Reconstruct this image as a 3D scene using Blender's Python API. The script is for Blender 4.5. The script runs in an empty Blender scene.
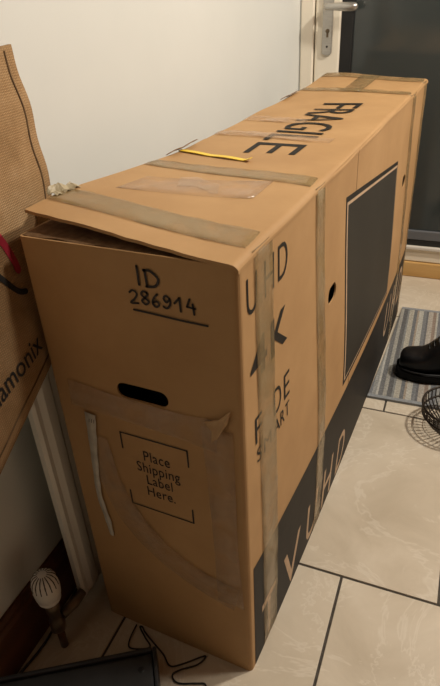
import bpy, bmesh, math, random
from mathutils import Vector, Matrix

# ------------------------------------------------------------------ camera
scene = bpy.context.scene
COL = scene.collection
cam_d = bpy.data.cameras.new('camera')
cam = bpy.data.objects.new('camera', cam_d)
COL.objects.link(cam)
CAM_R = ((0.9063, 0.4198, -0.0477), (-0.1826, 0.4918, 0.8514), (-0.3809, 0.7628, -0.5227))  # right, up, forward
r_, u_, f_ = (Vector(v) for v in CAM_R)
f_.normalize(); r_ = (r_ - f_ * r_.dot(f_)).normalized(); u_ = r_.cross(f_)
m = Matrix((r_, u_, -f_)).transposed().to_4x4()
m.translation = (0.2400, -0.5367, 1.0886)
cam.matrix_world = m
cam_d.sensor_fit = 'VERTICAL'
cam_d.sensor_height = 24.0
cam_d.lens = 569.28 / 686.0 * 24.0
cam_d.clip_start = 0.02
scene.camera = cam

# ------------------------------------------------------------------ world, lights, exposure
w = bpy.data.worlds.new('world'); scene.world = w; w.use_nodes = True
w.node_tree.nodes['Background'].inputs[0].default_value = (0.012, 0.014, 0.02, 1)
w.node_tree.nodes['Background'].inputs[1].default_value = 1.0
def downlight(name, loc, power, size, color, angle, blend):
    d = bpy.data.lights.new(name, 'SPOT'); d.energy = power; d.shadow_soft_size = size; d.color = color
    d.spot_size = math.radians(angle); d.spot_blend = blend
    o = bpy.data.objects.new(name, d); COL.objects.link(o); o.location = loc
    return o
downlight('ceiling_downlight', (1.15, 1.20, 2.34), 152.0, 0.08, (1.0, 0.92, 0.80), 172.0, 0.5)
downlight('ceiling_downlight', (0.74, 0.44, 2.34), 50.0, 0.09, (1.0, 0.92, 0.80), 172.0, 0.5)
scene.view_settings.view_transform = 'Standard'
scene.view_settings.look = 'None'
scene.view_settings.exposure = 0.0
scene.view_settings.gamma = 1.0
scene.view_settings.use_curve_mapping = False

# ------------------------------------------------------------------ helpers
random.seed(4)
ROT = 0.05                      # the room (walls, tiles) is turned a little against the box
W, L, H = 0.321, 1.504, 0.83    # the box

def link(name, mesh, mat=None, parent=None):
    o = bpy.data.objects.new(name, mesh); COL.objects.link(o)
    if mat is not None and not mesh.materials: mesh.materials.append(mat)
    if parent is not None: o.parent = parent
    return o
def obj(name, bm, mat, parent=None, smooth=False):
    me = bpy.data.meshes.new(name)
    bmesh.ops.recalc_face_normals(bm, faces=bm.faces)
    bm.to_mesh(me); bm.free()
    if smooth:
        for p in me.polygons: p.use_smooth = True
    return link(name, me, mat, parent)
def empty(name, loc=(0, 0, 0), rz=0.0):
    o = bpy.data.objects.new(name, None); COL.objects.link(o)
    o.location = loc; o.rotation_euler = (0, 0, rz)
    return o
def tag(o, label=None, cat=None, group=None, kind=None):
    if label: o['label'] = label
    if cat: o['category'] = cat
    if group: o['group'] = group
    if kind: o['kind'] = kind
    return o
def box(bm, x0, x1, y0, y1, z0, z1, bev=0.0):
    r = bmesh.ops.create_cube(bm, size=1.0)
    for v in r['verts']:
        v.co = ((x0 + x1) / 2 + v.co.x * (x1 - x0), (y0 + y1) / 2 + v.co.y * (y1 - y0), (z0 + z1) / 2 + v.co.z * (z1 - z0))
    if bev > 0:
        es = list({e for v in r['verts'] for e in v.link_edges})
        bmesh.ops.bevel(bm, geom=es, offset=bev, segments=2, affect='EDGES', profile=0.5)
    return bm
def boxbm(*a, **k): return box(bmesh.new(), *a, **k)
def tube(bm, pts, rad, n=8, cap=True):
    pts = [Vector(p) for p in pts]
    rads = rad if isinstance(rad, (list, tuple)) else [rad] * len(pts)
    rings = []; prev = None
    for i, p in enumerate(pts):
        t = (pts[min(i + 1, len(pts) - 1)] - pts[max(i - 1, 0)]).normalized()
        if prev is None:
            a = t.orthogonal().normalized()
        else:
            a = (prev - t * prev.dot(t)).normalized()
        prev = a; b = t.cross(a)
        rings.append([bm.verts.new(p + (a * math.cos(k * 2 * math.pi / n) + b * math.sin(k * 2 * math.pi / n)) * rads[i]) for k in range(n)])
    for i in range(len(rings) - 1):
        for k in range(n):
            bm.faces.new((rings[i][k], rings[i][(k + 1) % n], rings[i + 1][(k + 1) % n], rings[i + 1][k]))
    if cap:
        bm.faces.new(rings[0]); bm.faces.new(rings[-1])
    return bm
def smooth_path(pts, n=8):
    out = []; P = [Vector(p) for p in pts]
    for i in range(len(P) - 1):
        p0 = P[max(i - 1, 0)]; p1 = P[i]; p2 = P[i + 1]; p3 = P[min(i + 2, len(P) - 1)]
        for k in range(n):
            t = k / n
            out.append(0.5 * ((2 * p1) + (-p0 + p2) * t + (2 * p0 - 5 * p1 + 4 * p2 - p3) * t * t + (-p0 + 3 * p1 - 3 * p2 + p3) * t ** 3))
    out.append(P[-1]); return out
def lathe(bm, prof, c, n=24, axis=None):
    rings = []
    for r, z in prof:
        rings.append([bm.verts.new((c[0] + r * math.cos(k * 2 * math.pi / n), c[1] + r * math.sin(k * 2 * math.pi / n), c[2] + z)) for k in range(n)])
    for i in range(len(rings) - 1):
        for k in range(n):
            bm.faces.new((rings[i][k], rings[i][(k + 1) % n], rings[i + 1][(k + 1) % n], rings[i + 1][k]))
    bm.faces.new(rings[0]); bm.faces.new(rings[-1])
    return bm
def lin(a, b, n): return [a + (b - a) * i / (n - 1) for i in range(n)]
def sheet(fn, us, vs, off, bm=None):
    """closed slab between the surface fn(u,v) and the same surface moved by the vector off"""
    bm = bm or bmesh.new(); off = Vector(off)
    A = [[bm.verts.new(fn(u, v)) for v in vs] for u in us]
    B = [[bm.verts.new(Vector(fn(u, v)) + off) for v in vs] for u in us]
    nu, nv = len(us), len(vs)
    for i in range(nu - 1):
        for j in range(nv - 1):
            bm.faces.new((A[i][j], A[i + 1][j], A[i + 1][j + 1], A[i][j + 1]))
            bm.faces.new((B[i][j], B[i][j + 1], B[i + 1][j + 1], B[i + 1][j]))
    for i in range(nu - 1):
        bm.faces.new((A[i][0], B[i][0], B[i + 1][0], A[i + 1][0]))
        bm.faces.new((A[i][-1], A[i + 1][-1], B[i + 1][-1], B[i][-1]))
    for j in range(nv - 1):
        bm.faces.new((A[0][j], A[0][j + 1], B[0][j + 1], B[0][j]))
        bm.faces.new((A[-1][j], B[-1][j], B[-1][j + 1], A[-1][j + 1]))
    return bm
def text_bm(s, bold=0.0, shear=0.0, align='LEFT', space=1.0, linesp=1.0):
    cu = bpy.data.curves.new('t', 'FONT'); cu.body = s; cu.offset = bold; cu.shear = shear
    cu.align_x = align; cu.space_character = space; cu.space_line = linesp; cu.resolution_u = 4
    o = bpy.data.objects.new('t', cu); COL.objects.link(o)
    dg = bpy.context.evaluated_depsgraph_get(); dg.update()
    me = bpy.data.meshes.new_from_object(o.evaluated_get(dg))
    bm = bmesh.new(); bm.from_mesh(me)
    bpy.data.objects.remove(o); bpy.data.curves.remove(cu); bpy.data.meshes.remove(me)
    return bm
def fit(bm, x0, x1, y0, y1):
    xs = [v.co.x for v in bm.verts]; ys = [v.co.y for v in bm.verts]
    ax, bx, ay, by = min(xs), max(xs), min(ys), max(ys)
    for v in bm.verts:
        v.co.x = x0 + (v.co.x - ax) / (bx - ax) * (x1 - x0); v.co.y = y0 + (v.co.y - ay) / (by - ay) * (y1 - y0)
    return bm
def mapped(bm, fn):
    """lay a flat print on a surface and give it the thickness of ink"""
    for v in bm.verts: v.co = fn(v.co.x, v.co.y)
    return bm
def stroke(bm, pts, w):
    """a flat 2D pen stroke with round ends"""
    P = [Vector((p[0], p[1], 0)) for p in pts]; L_, R_ = [], []
    for i, p in enumerate(P):
        t = (P[min(i + 1, len(P) - 1)] - P[max(i - 1, 0)]).normalized(); n = Vector((-t.y, t.x, 0))
        L_.append(bm.verts.new(p + n * w / 2)); R_.append(bm.verts.new(p - n * w / 2))
    for i in range(len(P) - 1): bm.faces.new((L_[i], R_[i], R_[i + 1], L_[i + 1]))
    for p in (P[0], P[-1]):
        c = [bm.verts.new(p + Vector((math.cos(k * math.pi / 4), math.sin(k * math.pi / 4), 0)) * w / 2) for k in range(8)]
        bm.faces.new(c)
    return bm

# ------------------------------------------------------------------ materials
def mat(name, col, rough=0.6, metal=0.0, spec=0.5, alpha=1.0):
    m = bpy.data.materials.new(name); m.use_nodes = True
    b = m.node_tree.nodes['Principled BSDF']
    b.inputs['Base Color'].default_value = (*col, 1); b.inputs['Roughness'].default_value = rough
    b.inputs['Metallic'].default_value = metal; b.inputs['Specular IOR Level'].default_value = spec
    b.inputs['Alpha'].default_value = alpha
    return m
def N(m, t, **k):
    n = m.node_tree.nodes.new(t)
    for a, b in k.items():
        if hasattr(n, a): setattr(n, a, b)
        else: n.inputs[a.replace('_', ' ')].default_value = b
    return n
def K(m, a, b): m.node_tree.links.new(a, b)
def coords(m, scale=(1, 1, 1), rot=(0, 0, 0), kind='Object'):
    tc = N(m, 'ShaderNodeTexCoord'); mp = N(m, 'ShaderNodeMapping')
    mp.inputs['Scale'].default_value = scale; mp.inputs['Rotation'].default_value = rot
    K(m, tc.outputs[kind], mp.inputs['Vector']); return mp.outputs['Vector']
def ramp(m, fac, stops):
    r = N(m, 'ShaderNodeValToRGB'); e = r.color_ramp.elements
    e[0].position, e[0].color = stops[0][0], (*stops[0][1], 1)
    e[1].position, e[1].color = stops[-1][0], (*stops[-1][1], 1)
    for p, c in stops[1:-1]:
        x = e.new(p); x.color = (*c, 1)
    K(m, fac, r.inputs['Fac']); return r.outputs['Color']
def bsdf(m): return m.node_tree.nodes['Principled BSDF']
def bump(m, h, strength=0.2, dist=0.002):
    b = N(m, 'ShaderNodeBump'); b.inputs['Strength'].default_value = strength; b.inputs['Distance'].default_value = dist
    K(m, h, b.inputs['Height']); K(m, b.outputs['Normal'], bsdf(m).inputs['Normal'])
def noisy(name, stops, scale=5.0, detail=4.0, rough=0.6, stretch=(1, 1, 1), bstr=0.0, bscale=None, dist=0.002, spec=0.4):
    m = mat(name, stops[0][1], rough, spec=spec)
    v = coords(m, stretch)
    n = N(m, 'ShaderNodeTexNoise', Scale=scale, Detail=detail, Roughness=0.6); K(m, v, n.inputs['Vector'])
    K(m, ramp(m, n.outputs['Fac'], stops), bsdf(m).inputs['Base Color'])
    if bstr:
        n2 = N(m, 'ShaderNodeTexNoise', Scale=bscale or scale * 4, Detail=3.0); K(m, v, n2.inputs['Vector'])
        bump(m, n2.outputs['Fac'], bstr, dist)
    return m

M = {}
M['card'] = noisy('cardboard', [(0.3, (0.39, 0.224, 0.096)), (0.55, (0.44, 0.260, 0.115)), (0.75, (0.485, 0.292, 0.136))], 6.0, 6.0, 0.62, (1, 1, 1), 0.15, 60, 0.001, 0.3)
M['card_end'] = M['card']
M['card_torn'] = noisy('torn_cardboard', [(0.3, (0.42, 0.26, 0.13)), (0.7, (0.56, 0.38, 0.21))], 40, 4, 0.85, bstr=0.4, dist=0.001)
M['card_edge_shaded'] = noisy('cardboard_edge_shaded', [(0.3, (0.16, 0.085, 0.038)), (0.7, (0.28, 0.165, 0.080))], 90, 4, 0.9, bstr=0.5, dist=0.001)  # darkened so the gap under the lifted flap carries its shade
M['ink'] = noisy('black_print', [(0.3, (0.012, 0.0095, 0.0075)), (0.7, (0.019, 0.015, 0.0115))], 30, 3, 0.6, spec=0.2)
M['marker'] = mat('marker_ink', (0.018, 0.012, 0.010), 0.6)
M['screen'] = noisy('screen_print', [(0.3, (0.025, 0.0215, 0.0165)), (0.7, (0.033, 0.029, 0.0225))], 4, 3, 0.6, spec=0.2)
M['knock'] = noisy('unprinted_letter', [(0.3, (0.42, 0.29, 0.18)), (0.7, (0.54, 0.38, 0.25))], 50, 3, 0.7)
def tape_mat(name, col, alpha, rough=0.16):
    m = mat(name, col, rough, spec=0.7, alpha=alpha)
    v = coords(m)
    n = N(m, 'ShaderNodeTexNoise', Scale=55.0, Detail=4.0, Roughness=0.65); K(m, v, n.inputs['Vector'])
    n2 = N(m, 'ShaderNodeTexNoise', Scale=18.0, Detail=3.0); K(m, v, n2.inputs['Vector'])
    mr = N(m, 'ShaderNodeMapRange'); mr.inputs['From Min'].default_value = 0.35; mr.inputs['From Max'].default_value = 0.65
    mr.inputs['To Min'].default_value = alpha - 0.14; mr.inputs['To Max'].default_value = min(1, alpha + 0.14)
    K(m, n2.outputs['Fac'], mr.inputs['Value']); K(m, mr.outputs['Result'], bsdf(m).inputs['Alpha'])
    bump(m, n.outputs['Fac'], 0.25, 0.0015)
    return m
M['tape'] = tape_mat('brown_tape', (0.40, 0.28, 0.13), 0.36)
M['film'] = tape_mat('clear_tape_sheen', (0.62, 0.42, 0.26), 0.22, 0.22)  # pale tint and opacity stand in for the tape's sheen
M['crumple'] = noisy('crumpled_tape', [(0.3, (0.30, 0.24, 0.14)), (0.7, (0.44, 0.37, 0.24))], 60, 4, 0.45, bstr=0.3)
M['label'] = noisy('label_paper', [(0.3, (0.42, 0.38, 0.32)), (0.7, (0.62, 0.58, 0.50))], 30, 3, 0.6)
M['yellow'] = noisy('yellow_strap', [(0.3, (0.78, 0.52, 0.03)), (0.7, (0.88, 0.62, 0.05))], 30, 2, 0.4)
M['wall'] = noisy('cream_paint', [(0.3, (0.63, 0.645, 0.615)), (0.7, (0.69, 0.70, 0.67))], 1.6, 4, 0.7, bstr=0.08, bscale=90, dist=0.001, spec=0.25)
M['wall_dark'] = noisy('bounce_dimming_brown', [(0.3, (0.12, 0.055, 0.028)), (0.7, (0.16, 0.075, 0.04))], 1.6, 4, 0.7)  # brown chosen so the unseen walls bounce less and redder light
M['ceil'] = noisy('bounce_cutting_ceiling', [(0.3, (0.30, 0.19, 0.11)), (0.7, (0.36, 0.23, 0.14))], 2.0, 3, 0.8)  # brown made up for the unseen ceiling to absorb bounced light
M['upvc'] = noisy('cream_plastic', [(0.3, (0.83, 0.76, 0.63)), (0.7, (0.87, 0.80, 0.67))], 2.0, 3, 0.35)
M['base'] = noisy('dark_stained_wood', [(0.3, (0.065, 0.024, 0.010)), (0.55, (0.12, 0.045, 0.017)), (0.75, (0.18, 0.07, 0.027))], 9, 5, 0.4, (1, 0.08, 1), 0.1, 40, 0.001)
M['oak'] = noisy('oak', [(0.3, (0.50, 0.28, 0.09)), (0.55, (0.62, 0.38, 0.14)), (0.75, (0.72, 0.47, 0.20))], 9, 5, 0.4, (0.15, 1, 2))
M['grout'] = noisy('grout', [(0.3, (0.045, 0.038, 0.030)), (0.7, (0.085, 0.072, 0.058))], 60, 3, 0.9)
M['radiator'] = noisy('white_enamel', [(0.3, (0.66, 0.64, 0.58)), (0.7, (0.72, 0.70, 0.64))], 3, 3, 0.35)
M['plastic_white'] = mat('white_plastic', (0.70, 0.66, 0.60), 0.35)
M['slot'] = mat('dark_slot', (0.05, 0.04, 0.035), 0.8)
M['pipe'] = noisy('painted_pipe', [(0.3, (0.10, 0.055, 0.03)), (0.7, (0.16, 0.09, 0.05))], 20, 3, 0.4)
M['brass'] = mat('valve_metal', (0.20, 0.15, 0.10), 0.45, 0.8)
M['metal'] = noisy('satin_metal', [(0.3, (0.48, 0.46, 0.43)), (0.7, (0.56, 0.54, 0.50))], 40, 3, 0.32, (1, 1, 6))
bsdf(M['metal']).inputs['Metallic'].default_value = 0.85
M['glass'] = noisy('reflection_grey_glass', [(0.3, (0.044, 0.050, 0.048)), (0.7, (0.054, 0.061, 0.059))], 1.2, 2, 0.10, spec=0.6)  # grey in the base colour stands in for the reflected room
M['gasket'] = mat('black_gasket', (0.010, 0.010, 0.010), 0.5)
M['greybead'] = mat('grey_bead', (0.13, 0.135, 0.145), 0.45)
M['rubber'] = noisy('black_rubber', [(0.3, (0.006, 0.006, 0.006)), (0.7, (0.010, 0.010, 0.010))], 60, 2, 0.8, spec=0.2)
M['leather'] = noisy('black_leather', [(0.3, (0.005, 0.005, 0.006)), (0.7, (0.009, 0.009, 0.010))], 25, 3, 0.36, bstr=0.15, bscale=120, dist=0.001, spec=0.3)
M['wire'] = mat('dark_wire', (0.035, 0.026, 0.020), 0.40, 0.6)
M['cable'] = mat('black_cable', (0.008, 0.008, 0.008), 0.45)
M['device'] = noisy('dark_grey_plastic', [(0.3, (0.030, 0.031, 0.032)), (0.7, (0.045, 0.046, 0.048))], 14, 4, 0.5, bstr=0.1, bscale=150, dist=0.0006)
M['devrim'] = mat('dark_grey_rim', (0.035, 0.036, 0.038), 0.45)
M['red'] = mat('red_print', (0.38, 0.012, 0.035), 0.7)
M['blackprint'] = mat('bag_black_print', (0.014, 0.012, 0.011), 0.75)

# tiles: pale beige stone with cloudy patches, every tile its own
def tile_mat():
    m = mat('beige_tile', (0.6, 0.5, 0.4), 0.38, spec=0.45)
    oi = N(m, 'ShaderNodeObjectInfo'); tc = N(m, 'ShaderNodeTexCoord')
    ad = N(m, 'ShaderNodeVectorMath', operation='MULTIPLY_ADD'); ad.inputs[1].default_value = (1, 1, 1)
    sc = N(m, 'ShaderNodeVectorMath', operation='SCALE'); sc.inputs['Scale'].default_value = 9.0
    cx = N(m, 'ShaderNodeCombineXYZ'); K(m, oi.outputs['Random'], cx.inputs[0]); K(m, oi.outputs['Random'], cx.inputs[2])
    K(m, cx.outputs[0], sc.inputs[0]); K(m, tc.outputs['Object'], ad.inputs[0]); K(m, sc.outputs[0], ad.inputs[2])
    n = N(m, 'ShaderNodeTexNoise', Scale=4.0, Detail=7.0, Roughness=0.6, Distortion=0.6); K(m, ad.outputs[0], n.inputs['Vector'])
    c1 = ramp(m, n.outputs['Fac'], [(0.28, (0.46, 0.385, 0.285)), (0.5, (0.56, 0.48, 0.37)), (0.72, (0.65, 0.57, 0.455))])
    n2 = N(m, 'ShaderNodeTexNoise', Scale=3.2, Detail=5.0, Roughness=0.7, Distortion=1.8); K(m, ad.outputs[0], n2.inputs['Vector'])
    vein = ramp(m, n2.outputs['Fac'], [(0.485, (0, 0, 0)), (0.505, (0.35, 0.35, 0.35)), (0.53, (0, 0, 0))])
    mx = N(m, 'ShaderNodeMix', data_type='RGBA'); K(m, vein, mx.inputs[0]); K(m, c1, mx.inputs[6]); mx.inputs[7].default_value = (0.74, 0.68, 0.58, 1)
    K(m, mx.outputs[2], bsdf(m).inputs['Base Color'])
    rr = N(m, 'ShaderNodeMapRange'); rr.inputs['To Min'].default_value = 0.28; rr.inputs['To Max'].default_value = 0.5
    K(m, n.outputs['Fac'], rr.inputs['Value']); K(m, rr.outputs['Result'], bsdf(m).inputs['Roughness'])
    return m
M['tile'] = tile_mat()

def mat_stripes():
    m = mat('striped_mat', (0.3, 0.3, 0.3), 0.95, spec=0.1)
    v = coords(m)
    sep = N(m, 'ShaderNodeSeparateXYZ'); K(m, v, sep.inputs[0])
    n = N(m, 'ShaderNodeTexNoise', Scale=1.0, Detail=0.0)
    mr = N(m, 'ShaderNodeMath', operation='MULTIPLY'); mr.inputs[1].default_value = 1.0 / 0.185; K(m, sep.outputs[0], mr.inputs[0])
    fr = N(m, 'ShaderNodeMath', operation='FRACT'); K(m, mr.outputs[0], fr.inputs[0])
    seq = [(0.30, .29, .26), (0.12, .12, .12), (0.20, .205, .20), (0.36, .34, .29), (0.14, .145, .15), (0.30, .25, .20), (0.38, .37, .33), (0.17, .175, .18),
           (0.13, .13, .135), (0.34, .31, .27), (0.24, .19, .155), (0.36, .35, .31), (0.16, .165, .175), (0.26, .26, .25), (0.40, .39, .36), (0.15, .15, .15)]
    r = N(m, 'ShaderNodeValToRGB'); r.color_ramp.interpolation = 'CONSTANT'; e = r.color_ramp.elements
    e[0].position = 0; e[0].color = (*seq[0], 1); e[1].position = 1 / 16; e[1].color = (*seq[1], 1)
    for i in range(2, 16):
        x = e.new(i / 16 + (0.012 if i % 3 else -0.012)); x.color = (*seq[i], 1)
    K(m, fr.outputs[0], r.inputs['Fac'])
    n2 = N(m, 'ShaderNodeTexNoise', Scale=160.0, Detail=3.0); K(m, v, n2.inputs['Vector'])
    mx = N(m, 'ShaderNodeMix', data_type='RGBA', blend_type='OVERLAY'); mx.inputs[0].default_value = 0.55
    K(m, r.outputs[0], mx.inputs[6]); K(m, n2.outputs['Fac'], mx.inputs[7])
    K(m, mx.outputs[2], bsdf(m).inputs['Base Color'])
    bump(m, n2.outputs['Fac'], 0.6, 0.003)
    return m
M['mat'] = mat_stripes()
M['matedge'] = noisy('mat_binding', [(0.3, (0.20, 0.21, 0.22)), (0.7, (0.28, 0.29, 0.30))], 200, 3, 0.9, bstr=0.5)

def jute():
    m = mat('jute', (0.3, 0.2, 0.1), 0.9, spec=0.15)
    v = coords(m)
    n = N(m, 'ShaderNodeTexNoise', Scale=14.0, Detail=6.0, Roughness=0.7); K(m, v, n.inputs['Vector'])
    c = ramp(m, n.outputs['Fac'], [(0.3, (0.36, 0.215, 0.100)), (0.5, (0.46, 0.285, 0.14)), (0.72, (0.56, 0.37, 0.20))])
    w1 = N(m, 'ShaderNodeTexWave', Scale=95.0, Distortion=1.2, bands_direction='Z'); w2 = N(m, 'ShaderNodeTexWave', Scale=95.0, Distortion=1.2, bands_direction='Y')
    K(m, v, w1.inputs['Vector']); K(m, v, w2.inputs['Vector'])
    mu = N(m, 'ShaderNodeMath', operation='MULTIPLY'); K(m, w1.outputs['Fac'], mu.inputs[0]); K(m, w2.outputs['Fac'], mu.inputs[1])
    mx = N(m, 'ShaderNodeMix', data_type='RGBA', blend_type='MULTIPLY'); mx.inputs[0].default_value = 0.35
    K(m, c, mx.inputs[6]); K(m, mu.outputs[0], mx.inputs[7]); K(m, mx.outputs[2], bsdf(m).inputs['Base Color'])
    bump(m, mu.outputs[0], 0.6, 0.0015)
    return m
M['jute'] = jute()
M['jute_dark'] = noisy('jute_seam', [(0.3, (0.10, 0.06, 0.03)), (0.7, (0.17, 0.105, 0.05))], 60, 4, 0.95)

# ------------------------------------------------------------------ the room (turned by ROT about the origin)
U0, U1, V0, V1, ZC = -0.435, 1.95, -4.6, 1.85, 2.40
def struct(name, bm, mt, parent=None):
    o = obj(name, bm, mt, parent)
    if parent is None:
        o.rotation_euler = (0, 0, ROT); o['kind'] = 'structure'
    return o
floor = struct('floor', boxbm(U0 - .1, U1 + .1, V0 - .1, V1 + .2, -0.08, -0.003), M['grout'])
tag(floor, 'beige stone tiled floor with dark joints', 'floor')
TW, TD, G = 0.398, 0.602, 0.0055
row = 0
for j in range(-9, 4):
    v0 = 0.262 + j * TD; u_off = 0.313 if j % 2 == 0 else 0.115
    for i in range(-3, 6):
        u0 = u_off + i * TW
        a0, a1 = max(u0 + G / 2, U0), min(u0 + TW - G / 2, U1); b0, b1 = max(v0 + G / 2, V0), min(v0 + TD - G / 2, V1)
        if a1 - a0 < 0.01 or b1 - b0 < 0.01: continue
        cx, cy = (a0 + a1) / 2, (b0 + b1) / 2
        bm = boxbm(a0 - cx, a1 - cx, b0 - cy, b1 - cy, -0.010, 0.0, bev=0.0012)
        t = obj('tile', bm, M['tile'], floor); t.location = (cx, cy, 0)
struct('wall_left', boxbm(U0 - .1, U0, V0 - .1, V1 + .2, -0.003, ZC), M['wall'])
tag(bpy.data.objects['wall_left'], 'plain cream painted wall behind the box', 'wall')
o = struct('wall_right', boxbm(U1, U1 + .1, V0 - .1, V1 + .2, -0.003, ZC), M['wall_dark']); tag(o, 'unseen wall opposite the box, toned brown to dim the bounce', 'wall')
o = struct('wall_back', boxbm(U0, U1, V0 - .1, V0, -0.003, ZC), M['wall_dark']); tag(o, 'unseen wall behind the viewer, toned brown to dim the bounce', 'wall')
DU0, DU1, DZ1 = -0.430, 0.560, 2.12
bm = boxbm(U0, DU0, V1, V1 + .12, -0.003, ZC); box(bm, DU1, U1, V1, V1 + .12, -0.003, ZC); box(bm, DU0, DU1, V1, V1 + .12, DZ1, ZC)
o = struct('wall_far', bm, M['wall']); tag(o, 'cream painted wall around the door', 'wall')
o = struct('ceiling', boxbm(U0 - .1, U1 + .1, V0 - .1, V1 + .2, ZC, ZC + .08), M['ceil']); tag(o, 'unseen ceiling above the hall, toned brown to cut the bounce', 'ceiling')
# skirting board: stained wood with a chamfered top
def skirting(v0, v1):
    bm = bmesh.new(); prof = [(0, 0), (0.016, 0), (0.016, 0.112), (0.011, 0.120), (0.011, 0.128), (0.006, 0.136), (0, 0.136)]
    A = [bm.verts.new((U0 + a, v0, b)) for a, b in prof]; B = [bm.verts.new((U0 + a, v1, b)) for a, b in prof]
    n = len(prof)
    for k in range(n): bm.faces.new((A[k], A[(k + 1) % n], B[(k + 1) % n], B[k]))
    bm.faces.new(A); bm.faces.new(B); return bm
o = struct('baseboard_left', skirting(V0, V1 - 0.01), M['base']); tag(o, 'dark stained wooden skirting board along the cream wall', 'baseboard')
o = struct('trim_1', boxbm(DU0, DU1, V1 - 0.008, V1 + .10, 0.0, 0.066, bev=0.004), M['oak']); tag(o, 'pale oak threshold board under the door', 'threshold')

# the door
door = empty('door_1', (0, 0, 0), ROT); tag(door, 'cream framed door with a dark glass pane and metal handle', 'door', kind='structure')
bm = boxbm(DU0, -0.381, V1 - .006, V1 + .09, 0.066, DZ1, bev=0.004); box(bm, 0.52, DU1, V1 - .006, V1 + .09, 0.066, DZ1, bev=0.004); box(bm, -0.381, 0.52, V1 - .004, V1 + .09, 2.07, DZ1, bev=0.004)
obj('door_frame', bm, M['upvc'], door)
SX = -0.282
obj('stile', boxbm(-0.377, SX, V1 + .004, V1 + .07, 0.070, 2.066, bev=0.006), M['upvc'], door)
obj('stile', boxbm(0.42, 0.516, V1 + .004, V1 + .07, 0.070, 2.066, bev=0.006), M['upvc'], door)
obj('bottom_rail', boxbm(SX, 0.42, V1 + .002, V1 + .07, 0.068, 0.134, bev=0.004), M['upvc'], door)
obj('top_rail', boxbm(SX, 0.42, V1 + .004, V1 + .07, 1.98, 2.066, bev=0.006), M['upvc'], door)
obj('lit_edge_strip', boxbm(SX + .001, 0.42, V1 - .010, V1 + .004, 0.124, 0.138, bev=0.003), M['plastic_white'], door)  # white strip added for the bright lit top of the bottom rail
g = obj('glass_pane', boxbm(SX + .02, 0.41, V1 + .030, V1 + .045, 0.145, 1.975), M['glass'], door)
obj('glazing_bead', boxbm(SX + .0005, SX + 0.046, V1 + .014, V1 + .03, 0.145, 1.978, bev=0.002), M['gasket'], g)
obj('glazing_bead', boxbm(SX + .0465, 0.419, V1 + .014, V1 + .03, 0.160, 0.200, bev=0.004), M['greybead'], g)
obj('gasket', boxbm(SX + .0465, 0.419, V1 + .016, V1 + .03, 0.1345, 0.159), M['gasket'], g)
# handle: long back plate, lever, keyhole
def plate(u0, u1, z0, z1, y0, y1):
    bm = bmesh.new(); r = (u1 - u0) / 2; c = (u0 + u1) / 2; ring = []
    for k in range(9): a = math.pi + math.pi * k / 8; ring.append((c + r * math.cos(a), z0 + r * 0.6 + r * 0.6 * math.sin(a)))
    for k in range(9): a = math.pi * k / 8; ring.append((c + r * math.cos(a), z1 - r * 0.6 + r * 0.6 * math.sin(a)))
    A = [bm.verts.new((x, y0, z)) for x, z in ring]; B = [bm.verts.new((x, y1, z)) for x, z in ring]
    n = len(ring); bm.faces.new(A); bm.faces.new(B)
    for k in range(n): bm.faces.new((A[k], A[(k + 1) % n], B[(k + 1) % n], B[k]))
    bmesh.ops.bevel(bm, geom=[e for e in bm.edges if abs(e.verts[0].co.y - y0) < 1e-6 and abs(e.verts[1].co.y - y0) < 1e-6], offset=0.003, segments=2, affect='EDGES')
    return bm
hp = obj('handle_plate', plate(-0.347, -0.309, 0.868, 1.105, V1 - .006, V1 + .005), M['metal'], door)
lv = bmesh.new()
tube(lv, smooth_path([(-0.328, V1 - .004, 1.030), (-0.328, V1 - .032, 1.030), (-0.318, V1 - .048, 1.030), (-0.290, V1 - .052, 1.029), (-0.245, V1 - .052, 1.027), (-0.212, V1 - .050, 1.026)], 6),
     [0.0115] * 12 + [0.011, 0.011, 0.011, 0.0112, 0.0115, 0.012, 0.0125, 0.013, 0.0135, 0.014, 0.0145, 0.015, 0.015, 0.0152, 0.015, 0.0145, 0.013, 0.010, 0.004][:19], 12)
obj('lever', lv, M['metal'], hp, smooth=True)
bm = lathe(bmesh.new(), [(0.0075, 0), (0.0075, 0.002)], (0, 0, 0), 14); box(bm, -0.0035, 0.0035, -0.021, -0.004, 0, 0.002)
ko = obj('keyhole', bm, M['brass'], hp); ko.rotation_euler = (math.pi / 2, 0, 0); ko.location = (-0.327, V1 - .006, 0.950)
so = obj('screw_hole', lathe(bmesh.new(), [(0.004, 0), (0.004, 0.002)], (0, 0, 0), 10), M['slot'], hp); so.rotation_euler = (math.pi / 2, 0, 0); so.location = (-0.327, V1 - .006, 0.898)

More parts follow.
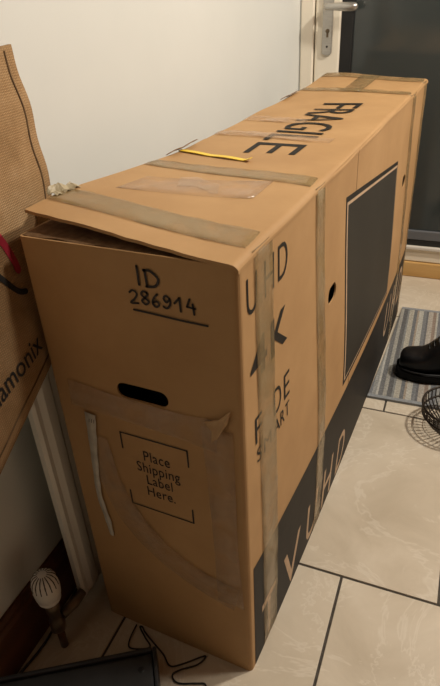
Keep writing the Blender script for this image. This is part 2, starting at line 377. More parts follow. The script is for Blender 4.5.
# ------------------------------------------------------------------ the big cardboard box
bx = empty('cardboard_box', (0, 0, 0)); tag(bx, 'large taped cardboard television box standing on its edge against the wall', 'box')
def prof(z):
    z = min(max(z, 0), H)
    return .55 + .45 * math.sin(math.pi / 2 * z / .3) if z < .3 else .5 + .5 * math.cos(math.pi * (z - .3) / (H - .3))
def bulge(y, z): return .018 * max(0.0, math.sin(math.pi * min(max(y / L, 0), 1))) ** .7 * prof(z)
def side(y, z, e=0.0006): return Vector((bulge(y, z) + e, y, z))
def end(x, z, e=0.0006): return Vector((x, -e, z))
def lift(x, y):
    a = min(max(-x / .30, 0), 1.15)
    return 0.021 * a ** 1.1 * math.exp(-(max(y - .10, 0) / .20) ** 2) if y < .57 else 0.0
def topz(x, y, e=0.0):
    z = H + lift(x, y)
    if y > 1.0: z += 0.016 * ((y - 1.0) / .5) ** 1.5 * min(1, -x / .25 if x < 0 else 0)
    z += 0.0012 * math.sin(x * 21 + y * 9) + 0.001 * math.sin(y * 23)
    if x > -0.008: z -= 0.010 * (1 - math.sqrt(max(0, 1 - min(1, (x + .008) / .010) ** 2)))
    return z + e
def top(x, y, e=0.0007): return Vector((x, y, topz(x, y, e)))
# body: the four upright walls as one bent sheet with rounded corners
def ring_pts(inset):
    r = 0.008 - inset if inset < 0.006 else 0.003; x0, x1, y0, y1 = -W + inset, -inset, inset, L - inset; P = []
    def arc(cx, cy, a0):
        return [(cx + r * math.cos(a0 + k * math.pi / 8), cy + r * math.sin(a0 + k * math.pi / 8)) for k in range(5)]
    P += arc(x1 - r, y0 + r, -math.pi / 2); P += [(x1, y) for y in lin(y0 + r, y1 - r, 50)[1:-1]]
    P += arc(x1 - r, y1 - r, 0); P += [(x, y1) for x in lin(x1 - r, x0 + r, 8)[1:-1]]
    P += arc(x0 + r, y1 - r, math.pi / 2); P += [(x0, y) for y in lin(y1 - r, y0 + r, 20)[1:-1]]
    P += arc(x0 + r, y0 + r, math.pi); P += [(x, y0) for x in lin(x0 + r, x1 - r, 14)[1:-1]]
    return P
bm = bmesh.new(); zs = lin(0.0, H - .004, 30); rings = []
for inset in (0.0, 0.003):
    P = ring_pts(inset); col = []
    for z in zs:
        col.append([bm.verts.new((x + (bulge(y, z) if x > -.02 else 0) * (min(1, (x + .02) / .01) if x < -.01 else 1), y, z)) for x, y in P])
    rings.append(col)
n = len(rings[0][0])
for c in rings:
    for i in range(len(zs) - 1):
        for k in range(n): bm.faces.new((c[i][k], c[i][(k + 1) % n], c[i + 1][(k + 1) % n], c[i + 1][k]))
for i in (0, -1):
    for k in range(n): bm.faces.new((rings[0][i][k], rings[0][i][(k + 1) % n], rings[1][i][(k + 1) % n], rings[1][i][k]))
body = obj('body', bm, M['card'], bx)
def stadium(cx, cz, a, b, tilt=0.0, n=10):
    P = []
    for k in range(n + 1): t = -math.pi / 2 + math.pi * k / n; P.append((a - b + b * math.cos(t), b * math.sin(t)))
    for k in range(n + 1): t = math.pi / 2 + math.pi * k / n; P.append((-a + b + b * math.cos(t), b * math.sin(t)))
    c, s = math.cos(tilt), math.sin(tilt)
    return [(cx + x * c - y * s, cz + x * s + y * c) for x, y in P]
cut = bmesh.new()
def prism(bm, P, fn, d0, d1):
    A = [bm.verts.new(fn(p, d0)) for p in P]; B = [bm.verts.new(fn(p, d1)) for p in P]; n = len(P)
    bm.faces.new(A); bm.faces.new(B)
    for k in range(n): bm.faces.new((A[k], A[(k + 1) % n], B[(k + 1) % n], B[k]))
prism(cut, stadium(-.1565, .606, .043, .0135), lambda p, d: (p[0], d, p[1]), -.02, .02)
prism(cut, stadium(.416, .598, .027, .017), lambda p, d: (d, p[0], p[1]), -.03, .04)
prism(cut, stadium(1.200, .594, .027, .017), lambda p, d: (d, p[0], p[1]), -.03, .04)
co = obj('cutter', cut, M['slot'])
md = body.modifiers.new('holes', 'BOOLEAN'); md.object = co; md.operation = 'DIFFERENCE'; md.solver = 'EXACT'
dg = bpy.context.evaluated_depsgraph_get(); dg.update()
me = bpy.data.meshes.new_from_object(body.evaluated_get(dg)); body.modifiers.clear(); body.data = me; bpy.data.objects.remove(co)
if not me.materials: me.materials.append(M['card'])
obj('bottom_panel', boxbm(-W + .007, -.007, .007, L - .007, .001, .006), M['card'], bx)
# black filler block added for the shade inside the hand holes
obj('dark_filler', boxbm(-W + .02, -.03, .05, L - .05, .02, H - .05), M['rubber'], bx)
# top panels: near half (lifted at its left corner) and far half
XS = [-.325 + .320 * i / 15 for i in range(15)] + [-.010, -.008, -.006, -.004, -.002, 0.0, .0015]
def near_edge(x): return -0.004 + 0.030 * max(0, -x / .325) + 0.0009 * math.sin(x * 130) + 0.0007 * math.sin(x * 57 + 1) + .0006 * math.sin(x * 310)
obj('top_flap', sheet(lambda x, t: top(x, near_edge(x) + (0.579 - near_edge(x)) * t, 0.0), XS, [i * i / 900 * .3 + .7 * i / 30 for i in range(31)], (0, 0, -.0045)), M['card'], bx)
obj('top_flap', sheet(lambda x, y: top(x, y, -0.0012), XS, lin(.5815, L + .001, 32), (0, 0, -.0045)), M['card'], bx)
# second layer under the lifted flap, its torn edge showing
obj('inner_flap', sheet(lambda x, y: Vector((x, y + .012 + .003 * math.sin(x * 90), H - .0065 + .12 * lift(x, y))), lin(-.317, -.008, 24), lin(-.006, .27, 8), (0, 0, -.004)), M['card_edge_shaded'], bx)

# ---- print on the long side
obj('printed_band', sheet(lambda y, z: side(y, z, .0005), lin(.0165, L - .004, 60), lin(.001, .281, 14), (-.0002, 0, 0)), M['ink'], bx)
Q = [(.500, .755), (1.062, .685), (1.045, .302), (.524, .312)]
def quad(s, t):
    a = Vector(Q[0]).lerp(Vector(Q[1]), s); b = Vector(Q[3]).lerp(Vector(Q[2]), s); return b.lerp(a, t)
def inq(s, t, e): p = quad(s, t); return side(p.x, p.y, e)
obj('screen_border', sheet(lambda s, t: inq(s, t, .0005), lin(0, 1, 24), lin(0, 1, 16), (-.0002, 0, 0)), M['ink'], bx)
obj('screen_line', sheet(lambda s, t: inq(s, t, .0007), lin(.014, .990, 24), lin(.022, .974, 16), (-.0002, 0, 0)), M['knock'], bx)
obj('printed_screen', sheet(lambda s, t: inq(s, t, .0009), lin(.028, .982, 24), lin(.032, .960, 16), (-.0002, 0, 0)), M['screen'], bx)
def side_text(s, y0, y1, z0, z1, mt, name='lettering', e=.0007, **k):
    bm = fit(text_bm(s, **k), y0, y1, z0, z1)
    return obj(name, mapped(bm, lambda a, b: side(a, b, e)), mt, bx)
def letters(pairs, z0, z1, mt, e=.0007, **k):
    for ch, y0, y1 in pairs: side_text(ch, y0, y1, z0, z1, mt, 'letter', e, **k)
letters([('U', .021, .054), ('H', .079, .114), ('D', .130, .168)], .749, .801, M['ink'], bold=-.006)
letters([('4', .026, .084), ('K', .099, .166)], .641, .702, M['ink'], bold=.020)
letters([('F', .036, .060), ('D', .106, .137), ('E', .150, .174)], .534, .581, M['ink'], bold=-.004)
letters([('S', .040, .057), ('M', .065, .094), ('A', .105, .130), ('R', .133, .150), ('T', .154, .172)], .495, .522, M['ink'])
KB = .0010
letters([('T', .047, .115), ('V', .155, .252), ('U', .300, .372), ('H', .418, .492), ('D', .540, .612)], .014, .139, M['knock'], KB, bold=.004)
letters([('U', 1.085, 1.165), ('H', 1.215, 1.295), ('D', 1.345, 1.425)], .110, .245, M['knock'], KB, bold=.004)
# the crease where the two sleeves of the box meet
obj('seam', sheet(lambda z, t: side(.5795 + t * .0022, z, .0004), lin(.285, H - .012, 24), [0, 1], (-.0006, 0, 0)), M['card_edge_shaded'], bx)
# ---- FRAGILE on the top: reads from the far end towards the viewer, letter tops to the right
for ch, ya, yb in (('F', 1.038, .968), ('R', .950, .878), ('A', .875, .795), ('G', .785, .700), ('I', .678, .664), ('L', .640, .586), ('E', .562, .482)):
    bm = text_bm(ch, bold=-.004)
    fit(bm, 0, ya - yb, 0, .102)
    obj('letter', mapped(bm, lambda a, b: top(-.198 + b, ya - a, .0009)), M['ink'], bx)
# ---- end face: hand writing, shipping frame
def end_obj(name, bm, mt, e=.0008): return obj(name, mapped(bm, lambda a, b: end(a, b, e)), mt, bx)
hw = bmesh.new()
def wr(x0, z0, sx, sz, strokes, wd=.0036):
    for s in strokes:
        pts = [(x0 + a * sx, z0 + b * sz) for a, b in s]
        if len(pts) > 2: pts = [(p.x, p.y) for p in smooth_path([(a, b, 0) for a, b in pts], 4)]
        stroke(hw, pts, wd)
dig = {
 'I': [[(.4, 1), (.45, 0)]],
 'D': [[(.1, .95), (.15, .0)], [(.0, .95), (.5, .95), (1, .55), (.75, .1), (.1, .0)]],
 '2': [[(.0, .8), (.4, 1), (.85, .8), (.6, .4), (.0, .0), (.9, .05)]],
 '8': [[(.8, .9), (.4, 1), (.1, .75), (.5, .5), (.9, .25), (.5, 0), (.1, .25), (.5, .5), (.85, .8), (.75, .95)]],
 '6': [[(.7, 1), (.25, .65), (.05, .25), (.4, 0), (.8, .2), (.6, .45), (.15, .35)]],
 '9': [[(.8, .75), (.4, .95), (.1, .7), (.4, .45), (.8, .7), (.8, .35), (.4, .0), (.0, .1)]],
 '1': [[(.0, .55), (.6, 1)], [(.6, 1), (.65, 0)]],
 '4': [[(.45, 1), (.1, .4)], [(.1, .4), (1, .35)], [(.75, .65), (.85, -.1)]]}
wr(-.1400, .7840, .010, .025, dig['I']); wr(-.1270, .7830, .020, .023, dig['D'])
for i, ch in enumerate('286914'):
    wr(-.1520 + i * .0162, .7560 + (.001 if i % 2 else 0), .0125, .0185, dig[ch], .0030)
stroke(hw, [(-.149, .7462), (-.12, .7452), (-.08, .7432), (-.043, .7425)], .0030)
end_obj('handwriting', hw, M['marker'], .0012)
wd = .0026
for pts in ([(-.208, .490), (-.208, .522), (-.0915, .522), (-.0915, .490)], [(-.208, .398), (-.208, .368), (-.0925, .368), (-.0925, .398)]):
    fr = bmesh.new()
    for a, b in zip(pts[:-1], pts[1:]): stroke(fr, [a, b], wd)
    end_obj('label_frame', fr, M['marker'])
bm = text_bm('Place\nShipping\nLabel\nHere.', align='CENTER', linesp=.86, space=1.05)
fit(bm, -.1860, -.1090, .4000, .4960)
end_obj('shipping_lettering', bm, M['marker'])

# ---- tape
def side_tape(name, ya0, ya1, z0, yb0, yb1, z1, mt, n=26, e=.0013):
    """from (z0: ya0..ya1) down to (z1: yb0..yb1)"""
    def fn(t, s):
        z = z0 + (z1 - z0) * t; a = ya0 + (yb0 - ya0) * t; b = ya1 + (yb1 - ya1) * t
        return side(a + (b - a) * s, z, e + .0006 * math.sin(t * 41 + s * 5))
    return obj(name, sheet(fn, lin(0, 1, n), lin(0, 1, 5), (-.0003, 0, 0)), mt, bx, smooth=True)
def top_tape(name, x0, x1, ya, yb, wd, mt, e=.0014, n=24, wob=.0006):
    def fn(t, s):
        x = x0 + (x1 - x0) * t; y = ya + (yb - ya) * t + wd * (s - .5)
        return top(x, y, e + wob * math.sin(t * 33 + s * 4))
    return obj(name, sheet(fn, lin(0, 1, n), lin(0, 1, 5), (0, 0, -.0003)), mt, bx, smooth=True)
top_tape('tape_strip', -.322, .001, .098, .068, .055, M['tape'])
side_tape('tape_strip', .045, .108, H - .006, .058, .122, .003, M['tape'])
top_tape('tape_strip', -.322, .001, .352, .322, .048, M['tape'])
side_tape('tape_strip', .300, .350, H - .006, .358, .408, .003, M['tape'])
top_tape('tape_strip', -.322, -.06, .640, .606, .045, M['film'])
top_tape('tape_strip', -.322, -.17, .80, .79, .05, M['film'])
top_tape('tape_strip', -.322, .001, 1.235, 1.215, .050, M['tape'])
side_tape('tape_strip', 1.228, 1.282, H - .006, 1.250, 1.304, .003, M['tape'])
top_tape('tape_strip', -.322, .001, 1.465, 1.455, .070, M['tape'])
side_tape('tape_strip', 1.44, 1.492, H - .006, 1.44, 1.492, .003, M['tape'])
def along(t, s): y = 1.20 + .29 * t; return top(-.20 + .055 * s, y, .0018)
obj('tape_strip', sheet(along, lin(0, 1, 12), lin(0, 1, 4), (0, 0, -.0003)), M['tape'], bx, smooth=True)
# wide clear tape patch; a second pale film paints glare on the near half
def patch(t, s): return top(-.27 + .20 * t, .165 + .09 * s + .05 * t, .0011)
obj('tape_strip', sheet(patch, lin(0, 1, 14), lin(0, 1, 6), (0, 0, -.0003)), M['film'], bx, smooth=True)
def patch2(t, s): return top(-.20 + .075 * t - .02 * s, .225 + .05 * s + .012 * math.sin(t * 5), .0017)
obj('glare_patch', sheet(patch2, lin(0, 1, 8), lin(0, 1, 5), (0, 0, -.0003)), M['film'], bx)
# crumpled loose tape end at the left edge
def crump(t, s):
    x = -.315 - .024 * t; y = .085 + .055 * s + .006 * t
    return Vector((x, y, topz(-.318, y, .002) + .006 * math.sin(t * 6 + s * 7) * t + .003 * t + .002 * math.sin(s * 17)))
obj('loose_tape_end', sheet(crump, lin(0, 1, 9), lin(0, 1, 12), (0, 0, -.0006)), M['crumple'], bx)
# torn edges standing along the left top edge
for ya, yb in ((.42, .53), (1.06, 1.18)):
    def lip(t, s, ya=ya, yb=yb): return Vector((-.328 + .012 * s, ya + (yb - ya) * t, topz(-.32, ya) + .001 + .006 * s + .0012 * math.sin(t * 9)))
    obj('torn_lip', sheet(lip, lin(0, 1, 8), lin(0, 1, 3), (-.003, 0, 0)), M['card_edge_shaded'], bx)
# clear tape on the end face: a band that swings round below the label frame
def band_path(pts, wd, name, mt, e, n=10):
    P = smooth_path([(a, b, 0) for a, b in pts], n); bm = bmesh.new(); A = []; B = []
    ws = wd if isinstance(wd, (list, tuple)) else [wd] * len(pts)
    for i, p in enumerate(P):
        t = (P[min(i + 1, len(P) - 1)] - P[max(i - 1, 0)]).normalized(); nn = Vector((-t.y, t.x, 0))
        f = i / n; k = min(int(f), len(pts) - 2); q = ws[k] + (ws[k + 1] - ws[k]) * (f - k)
        h = .0007 * math.sin(i * .9)
        a = p + nn * q / 2; b = p - nn * q / 2
        A.append(bm.verts.new(end(a.x, a.y, e + h))); B.append(bm.verts.new(end(b.x, b.y, e - h * .5)))
    for i in range(len(P) - 1): bm.faces.new((A[i], B[i], B[i + 1], A[i + 1]))
    r = bmesh.ops.extrude_face_region(bm, geom=bm.faces[:])
    for v in r['geom']:
        if isinstance(v, bmesh.types.BMVert): v.co.y += .0003
    return obj(name, bm, mt, bx, smooth=True)
band_path([(-.252, .50), (-.245, .41), (-.215, .33), (-.165, .27), (-.105, .232), (-.055, .215), (-.022, .208)], [.035, .045, .055, .055, .055, .06, .065], 'tape_strip', M['film'], .0022)
band_path([(-.040, .58), (-.038, .46), (-.037, .34), (-.034, .19)], [.050, .045, .042, .05], 'tape_strip', M['film'], .0018)
band_path([(-.29, .578), (-.20, .572), (-.11, .568), (-.04, .566)], [.05, .044, .046, .06], 'tape_strip', M['film'], .0026)
band_path([(-.258, .545), (-.262, .505), (-.270, .43), (-.275, .36), (-.268, .30), (-.266, .262)], [.021, .017, .012, .011, .012, .007], 'torn_label', M['label'], .0034)
bm = bmesh.new()
lb = [(-.2560, .540, .0034), (-.2470, .540, .0034)]
for k in range(3): stroke(bm, [(-.262 + .0045 * k, .528), (-.2605 + .0045 * k, .535)], .0011)
obj('label_print', mapped(bm, lambda a, b: end(a, b, .0045)), M['marker'], bx)
# torn triangular flap of card
bm = bmesh.new(); T = [(-.056, .590), (-.034, .600), (-.016, .620), (-.022, .596), (-.034, .574), (-.043, .565), (-.046, .578)]
A = [bm.verts.new(end(x, z, .0035 + (.010 if i in (4, 5) else .002))) for i, (x, z) in enumerate(T)]; bm.faces.new(A)
r = bmesh.ops.extrude_face_region(bm, geom=bm.faces[:])
for v in r['geom']:
    if isinstance(v, bmesh.types.BMVert): v.co.y += .002
obj('torn_flap', bm, M['card_torn'], bx)
# yellow strap end lying on the top
def strap(t, s):
    x = -.326 + .172 * t; y = .468 - .052 * t + .013 * (s - .5)
    return top(x, y, .0022 + .0015 * abs(math.sin(t * 7)) + (.004 * max(0, t - .93) / .07))
ys = obj('plastic_strap', sheet(strap, lin(0, 1, 24), lin(0, 1, 3), (0, 0, -.0012)), M['yellow'])
tag(ys, 'flat yellow plastic strap lying across the top of the big box', 'strap')

# ------------------------------------------------------------------ radiator and valve
def room(u, v, z=0.0): return (u * math.cos(ROT) - v * math.sin(ROT), u * math.sin(ROT) + v * math.cos(ROT), z)
rad = empty('radiator', (0, 0, 0), ROT); tag(rad, 'white panel radiator on the wall behind the box', 'radiator')
bm = bmesh.new(); u0, u1, z0, z1, v0, v1 = -.366, -.349, .060, .640, -.012, 1.10
prof_r = []; nfl = 28
for i in range(nfl):
    a = v0 + .02 + (v1 - v0 - .04) * i / nfl; d = (v1 - v0 - .04) / nfl
    prof_r += [(u1 - .006, a), (u1, a + d * .25), (u1, a + d * .75), (u1 - .006, a + d)]
P = [(u0 + .003, v0), (u1 - .004, v0), (u1, v0 + .006)] + prof_r + [(u1, v1 - .006), (u1 - .004, v1), (u0 + .003, v1), (u0, v1 - .004), (u0, v0 + .004)]
zz = [(z0, .004), (z0 + .008, 0), (z1 - .008, 0), (z1, .004)]
R_ = [[bm.verts.new((min(max(u, u0 + k), u1 - k), min(max(v, v0 + k), v1 - k), z)) for u, v in P] for z, k in zz]
n = len(P)
for i in range(3):
    for k in range(n): bm.faces.new((R_[i][k], R_[i][(k + 1) % n], R_[i + 1][(k + 1) % n], R_[i + 1][k]))
bm.faces.new(R_[0]); bm.faces.new(R_[-1])
obj('panel', bm, M['radiator'], rad)
for v in (.15, .95): obj('bracket', boxbm(U0, u0 + .002, v, v + .03, .20, .56), M['radiator'], rad)
cx, cy = -.366, -.079
val = empty('radiator_valve', room(cx, cy, 0), ROT); tag(val, 'white ribbed thermostatic valve beside the radiator', 'valve')
hd = obj('valve_head', lathe(bmesh.new(), [(.014, .128), (.0185, .132), (.0215, .137), (.0215, .143), (.020, .145), (.0235, .149), (.0248, .165), (.0240, .183), (.0215, .194), (.016, .201), (.008, .2045), (.001, .2055)], (0, 0, .014), 32), M['plastic_white'], val, smooth=True)
for k in range(16):
    a = 2 * math.pi * k / 16; s = bmesh.new()
    tube(s, [(.0243 * math.cos(a), .0243 * math.sin(a), 0.1900), (.0222 * math.cos(a), .0222 * math.sin(a), 0.2060), (.0165 * math.cos(a), .0165 * math.sin(a), 0.2148), (.0085 * math.cos(a), .0085 * math.sin(a), 0.2185)], [.0010, .0012, .0010, .0006], 6)
    obj('slot', s, M['slot'], hd)
bm = lathe(bmesh.new(), [(.011, .055), (.015, .06), (.015, .085), (.011, .09), (.011, .11), (.013, .112), (.013, .143)], (0, 0, 0), 16)
obj('valve_body', bm, M['brass'], val, smooth=True)
obj('tail_pipe', tube(bmesh.new(), [(0.008, .01, .088), (.014, .04, .088), (.016, .066, .088)], [.009, .011, .009], 12), M['brass'], val, smooth=True)
obj('supply_pipe', tube(bmesh.new(), [(0, 0, .0), (0, 0, .058)], .0075, 12), M['pipe'], val, smooth=True)

# ------------------------------------------------------------------ jute bag hanging on the wall
def quadr(p0, p1, p2, t):   # through p0 at t=0, p1 at .62, p2 at 1
    h = .62; l0 = (t - h) * (t - 1) / (h); l1 = t * (t - 1) / (h * (h - 1)); l2 = t * (t - h) / (1 - h)
    return Vector(p0) * l0 + Vector(p1) * l1 + Vector(p2) * l2
BX0, BX1 = -.411, -.331
def bag_yz(s, t):
    r = quadr((.090, .648), (.148, .900), (.155, 1.042), t); l = Vector((-.285, .443)).lerp(Vector((-.235, 1.015)), t)
    return l.lerp(r, s)
def bag_x(z): return BX1 + (BX0 - BX1) * (z - .58) / (1.04 - .58)
def puff(s, t):
    e = min(1, max(0, min((1 - s) / .12, s / .12))); b = min(1, max(0, t / .10)) * min(1, max(0, (1 - t) / .25) * .8 + .25)
    sm = lambda q: q * q * (3 - 2 * q)
    return sm(e) * sm(b)
def bag_front(s, t, e=0.0):
    p = bag_yz(s, t); k = puff(s, t) * (.55 if s > .80 else 1)
    k = puff(s, t) * (.35 + .65 * min(1, max(0, (.93 - s) / .3)))
    x = bag_x(p.y) + .0035 + .012 * k + .0012 * math.sin(s * 19 + t * 7) * k + .0010 * math.sin(t * 31 + s * 3) * k + e
    wob = .0025 * math.sin(t * 26) * (1 if s > .93 else 0)
    return Vector((x, p.x + wob, p.y))
def bag_back(s, t):
    p = bag_yz(s, t); x = bag_x(p.y) - .0025 - .010 * puff(s, t) * min(1, max(0, (.72 - s) / .3))
    wob = .0025 * math.sin(t * 26) * (1 if s > .93 else 0)
    return Vector((max(x, U0 + .012), p.x + wob, p.y))
bag = empty('jute_bag', (-.40, -.03, .50)); tag(bag, 'brown jute bag with red and black print hanging beside the box', 'bag')
bo = Vector(bag.location)
def bobj(name, bm, mt, smooth=False):
    for v in bm.verts: v.co -= bo
    return obj(name, bm, mt, bag, smooth)
bm = bmesh.new(); SS = lin(0, 1, 44); TT = lin(0, 1, 40)
A = [[bm.verts.new(bag_front(s, t)) for t in TT] for s in SS]; B = [[bm.verts.new(bag_back(s, t)) for t in TT] for s in SS]
for i in range(43):
    for j in range(39):
        bm.faces.new((A[i][j], A[i + 1][j], A[i + 1][j + 1], A[i][j + 1])); bm.faces.new((B[i][j], B[i][j + 1], B[i + 1][j + 1], B[i + 1][j]))
for i in range(43):
    for j in (0, 39): bm.faces.new((A[i][j], A[i + 1][j], B[i + 1][j], B[i][j]))
for j in range(39):
    for i in (0, 43): bm.faces.new((A[i][j], A[i][j + 1], B[i][j + 1], B[i][j]))
bobj('sack', bm, M['jute'], True)
bobj('side_seam', tube(bmesh.new(), [bag_front(.955, t, .0004) for t in lin(.06, .985, 40)], .0014, 6), M['jute_dark'])
bobj('bottom_seam', tube(bmesh.new(), [bag_front(s, .055, .0004) for s in lin(.03, .955, 40)], .0014, 6), M['jute_dark'])
# invert (y,z) -> (s,t) by Newton steps so that print lies on the cloth
def inv(y, z):
    s, t = .5, .5
    for _ in range(25):
        p = bag_yz(s, t); ps = (bag_yz(s + 1e-4, t) - p) / 1e-4; pt = (bag_yz(s, t + 1e-4) - p) / 1e-4
        d = Vector((y, z)) - p; det = ps.x * pt.y - ps.y * pt.x
        s += (d.x * pt.y - d.y * pt.x) / det; t += (ps.x * d.y - ps.y * d.x) / det
    return s, t
def on_bag(y, z, e=.0012):
    s, t = inv(y, z); v = bag_front(s, t, e); return v
bm = fit(text_bm('Chamonix', shear=.22, bold=.006), 0, .150, 0, .030)
bmesh.ops.triangulate(bm, faces=bm.faces[:])
ca, sa = math.cos(.29), math.sin(.29)
bobj('lettering', mapped(bm, lambda a, b: on_bag(-.1375 + a * ca - b * sa, .6045 + a * sa + b * ca)), M['blackprint'])
bm = bmesh.new(); stroke(bm, [(p.x, p.y) for p in smooth_path([(-.095, .872, 0), (-.060, .874, 0), (-.022, .852, 0), (.003, .815, 0), (.011, .785, 0), (.012, .768, 0)], 6)], .0125)
bobj('red_arc', mapped(bm, on_bag), M['red'])
bm = bmesh.new(); stroke(bm, [(p.x, p.y) for p in smooth_path([(-.076, .86, 0), (-.055, .82, 0), (-.022, .768, 0), (-.010, .750, 0), (.001, .739, 0), (.013, .734, 0)], 6)], .0085)
bobj('black_arc', mapped(bm, on_bag), M['blackprint'])
h0, h1 = bag_front(.22, .985), bag_front(.55, .985)
bobj('handle', tube(bmesh.new(), smooth_path([h0 + Vector((0, 0, -.03)), h0 + Vector((0, .004, .05)), Vector((-.414, (h0.y + h1.y) / 2 - .012, 1.205)), Vector((-.414, (h0.y + h1.y) / 2 + .012, 1.205)), h1 + Vector((0, -.004, .05)), h1 + Vector((0, 0, -.03))], 8), .006, 8), M['jute_dark'], True)
hk = bmesh.new(); hy = (h0.y + h1.y) / 2; wx = U0 - hy * ROT
tube(hk, smooth_path([(wx - .001, hy, 1.20), (wx + .015, hy, 1.192), (wx + .026, hy, 1.190), (wx + .032, hy, 1.204)], 6), .004, 8); lathe(hk, [(.012, 0), (.012, .003)], (0, 0, 0), 14)
for v in hk.verts[-28:]: v.co = Vector((wx + v.co.z, hy + v.co.x, 1.20 + v.co.y))
ho = obj('wall_hook', hk, M['metal']); tag(ho, 'small metal hook on the cream wall holding the jute bag', 'hook')

# ------------------------------------------------------------------ doormat
mt_ = empty('doormat', (.055, .925, 0), ROT + .022); tag(mt_, 'grey striped doormat on the tiles in front of the door', 'doormat')
def mat_fn(a, b): return Vector((a, b, .0075 + .0004 * math.sin(a * 300)))
# left edge follows the side of the box
def left_of(b): return -.0432 + .072 * b + .004 * math.sin(math.pi * (1 - b / .62))
obj('pile', sheet(lambda s, b: mat_fn(left_of(b) + (.60 - left_of(b)) * s, b), lin(0, 1, 90), lin(.010, .600, 24), (0, 0, -.0075)), M['mat'], mt_)
for b0, b1 in ((-.004, .010), (.600, .614)):
    obj('binding', sheet(lambda s, b: Vector((left_of(b) + (.60 - left_of(b)) * s, b, .0082)), lin(0, 1, 30), [b0, b1], (0, 0, -.0082)), M['matedge'], mt_)

# ------------------------------------------------------------------ black shoe on the mat
sh = empty('black_shoe', (.075, 1.085, .0085), .10); tag(sh, 'chunky black shoe standing on the striped doormat', 'shoe')
LEN = .285
def half_w(t, k=1.0):      # t 0 toe .. 1 heel
    pts = [(0, .020), (.03, .036), (.15, .047), (.3, .051), (.5, .042), (.7, .035), (.88, .034), (.97, .022), (1, .008)]
    for (a, p), (b, q) in zip(pts[:-1], pts[1:]):
        if t <= b: return (p + (q - p) * (t - a) / (b - a)) * k
    return .008
def loft(secs, n=20):
    bm = bmesh.new(); rings = []
    for x, c, hw, zb, zt, pw in secs:
        ring = []
        for k in range(n):
            a = 2 * math.pi * k / n; cs, sn = math.cos(a), math.sin(a)
            ring.append(bm.verts.new((x, c + hw * math.copysign(abs(cs) ** pw, cs), (zb + zt) / 2 + (zt - zb) / 2 * math.copysign(abs(sn) ** pw, sn))))
        rings.append(ring)
    for i in range(len(rings) - 1):
        for k in range(n): bm.faces.new((rings[i][k], rings[i][(k + 1) % n], rings[i + 1][(k + 1) % n], rings[i + 1][k]))
    bm.faces.new(rings[0]); bm.faces.new(rings[-1]); return bm
secs = []
for t in [0, .02, .05, .1, .2, .3, .4, .5, .6, .7, .8, .9, .96, 1.0]:
    secs.append((-.008 + t * (LEN + .014), 0, half_w(t, 1.14), 0.0, .034 - .004 * math.sin(t * 3), .45))
obj('sole', loft(secs), M['rubber'], sh, True)
top_z = [(0, .066), (.02, .078), (.06, .086), (.14, .089), (.22, .092), (.28, .103), (.34, .124), (.42, .152), (.55, .166), (.7, .166), (.85, .160), (.95, .150), (1, .105)]
secs = [(t * LEN, 0, half_w(t) * (1 if t < .4 else .97), .026, zt, .72) for t, zt in top_z]
obj('upper', loft(secs), M['leather'], sh, True)
obj('welt', tube(bmesh.new(), [(t * LEN, -half_w(t, 1.08), .036) for t in lin(.02, .98, 30)], .003, 6), M['leather'], sh, True)
obj('collar', tube(bmesh.new(), [(.62 * LEN + .36 * LEN * .5 * math.cos(a) + .03, .028 * math.sin(a), .166) for a in lin(0, 2 * math.pi, 25)], .006, 8), M['leather'], sh, True)
for k, t in enumerate((.29, .33, .37, .41)):
    zt = .100 + (t - .28) * .42
    obj('lace', tube(bmesh.new(), [(t * LEN + .004, -.026, zt - .004), (t * LEN, 0, zt + .006), (t * LEN + .004, .026, zt - .004)], .0026, 6), M['cable'], sh, True)
obj('toe_stitch', tube(bmesh.new(), [(.085 - .015 * math.cos(a), .044 * math.sin(a), .0925 - .032 * abs(math.sin(a)) ** 3) for a in lin(-1.45, 1.45, 16)], .0014, 6), M['leather'], sh, True)

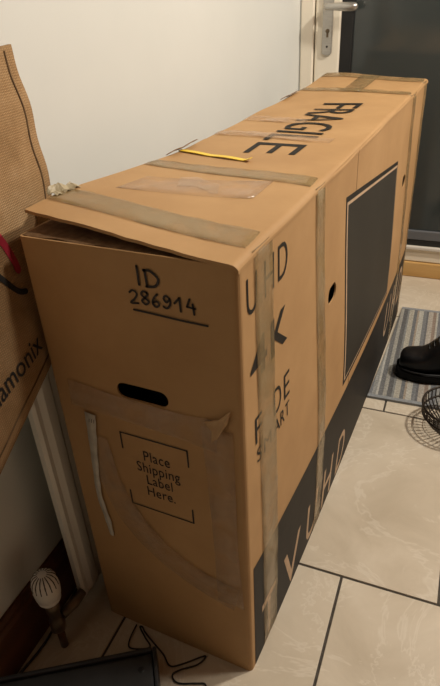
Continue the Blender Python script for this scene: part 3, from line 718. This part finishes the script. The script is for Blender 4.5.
# ------------------------------------------------------------------ wire basket in front of the shoe
wb = empty('wire_basket', (.270, .862, .0005)); tag(wb, 'small round dark wire basket on the tiles below the shoe', 'basket')
def ringbm(r, z, th): return tube(bmesh.new(), [(r * math.cos(a), r * math.sin(a), z) for a in lin(0, 2 * math.pi, 41)], th, 6, cap=False)
for r, z, th in ((.094, .080, .0034), (.091, .050, .0032), (.050, .0030, .0030), (.074, .024, .0018)):
    obj('ring', ringbm(r, z, th), M['wire'], wb, True)
w0 = obj('wire', tube(bmesh.new(), [(.094, 0, .080), (.091, 0, .050), (.074, 0, .024), (.050, 0, .0030), (.0, 0, .0030)], .0018, 6), M['wire'], wb)
for k in range(1, 40):
    c = w0.copy(); COL.objects.link(c); c.rotation_euler = (0, 0, 2 * math.pi * k / 40)

# ------------------------------------------------------------------ grey plastic box and cables at the lower left
dv = empty('electronic_device', (-.2330, -.1880, 0), math.radians(35.0)); tag(dv, 'flat dark grey plastic device on the floor in the lower corner', 'device')
# local: x along the back edge, y towards the box; back right corner sits at (+.145,+.095)
obj('case', boxbm(-.165, .120, -.10, .070, .004, .046, bev=.006), M['device'], dv)
obj('rim', boxbm(-.165, .120, .0705, .079, .010, .050, bev=.003), M['devrim'], dv)
obj('side_rim', boxbm(.1205, .128, -.10, .079, .010, .050, bev=.003), M['devrim'], dv)
obj('button', lathe(bmesh.new(), [(.0055, .0455), (.0055, .0475), (.004, .048)], (.098, .040, 0), 14), M['cable'], dv)
for x, y in ((-.15, -.085), (.10, -.085), (-.15, .055), (.10, .055)): obj('foot', lathe(bmesh.new(), [(.008, 0), (.008, .005)], (x, y, 0), 10), M['cable'], dv)
def cable(name, pts, r, label, group=None):
    o = obj(name, tube(bmesh.new(), smooth_path(pts, 8), r, 8), M['cable'], None, True); tag(o, label, 'cable', group); return o
cz = .0032
cable('power_cable', [(-.250, -.006, cz), (-.247, -.035, cz), (-.238, -.052, cz), (-.215, -.046, cz), (-.200, -.036, cz + .003), (-.219, -.024, cz + .004), (-.240, -.009, cz + .002), (-.236, -.006, cz), (-.222, -.017, cz + .007), (-.195, -.027, cz), (-.169, -.038, cz), (-.147, -.052, cz), (-.127, -.040, cz), (-.098, -.012, cz), (-.092, -.011, cz), (-.100, -.030, cz), (-.126, -.052, cz), (-.134, -.066, cz), (-.118, -.074, cz), (-.088, -.062, cz), (-.070, -.056, cz), (-.066, -.075, cz), (-.086, -.115, cz), (-.112, -.150, cz)], .0016, 'thin black cable in loops at the foot of the box')
cable('wall_cable', [room(-.4155, -.45, .004), room(-.415, -.30, .004), room(-.414, -.20, .004), room(-.410, -.15, .004), room(-.404, -.10, .004), room(-.408, -.03, .004), room(-.414, .05, .004)], .0026, 'dark cable lying along the foot of the wooden skirting board')
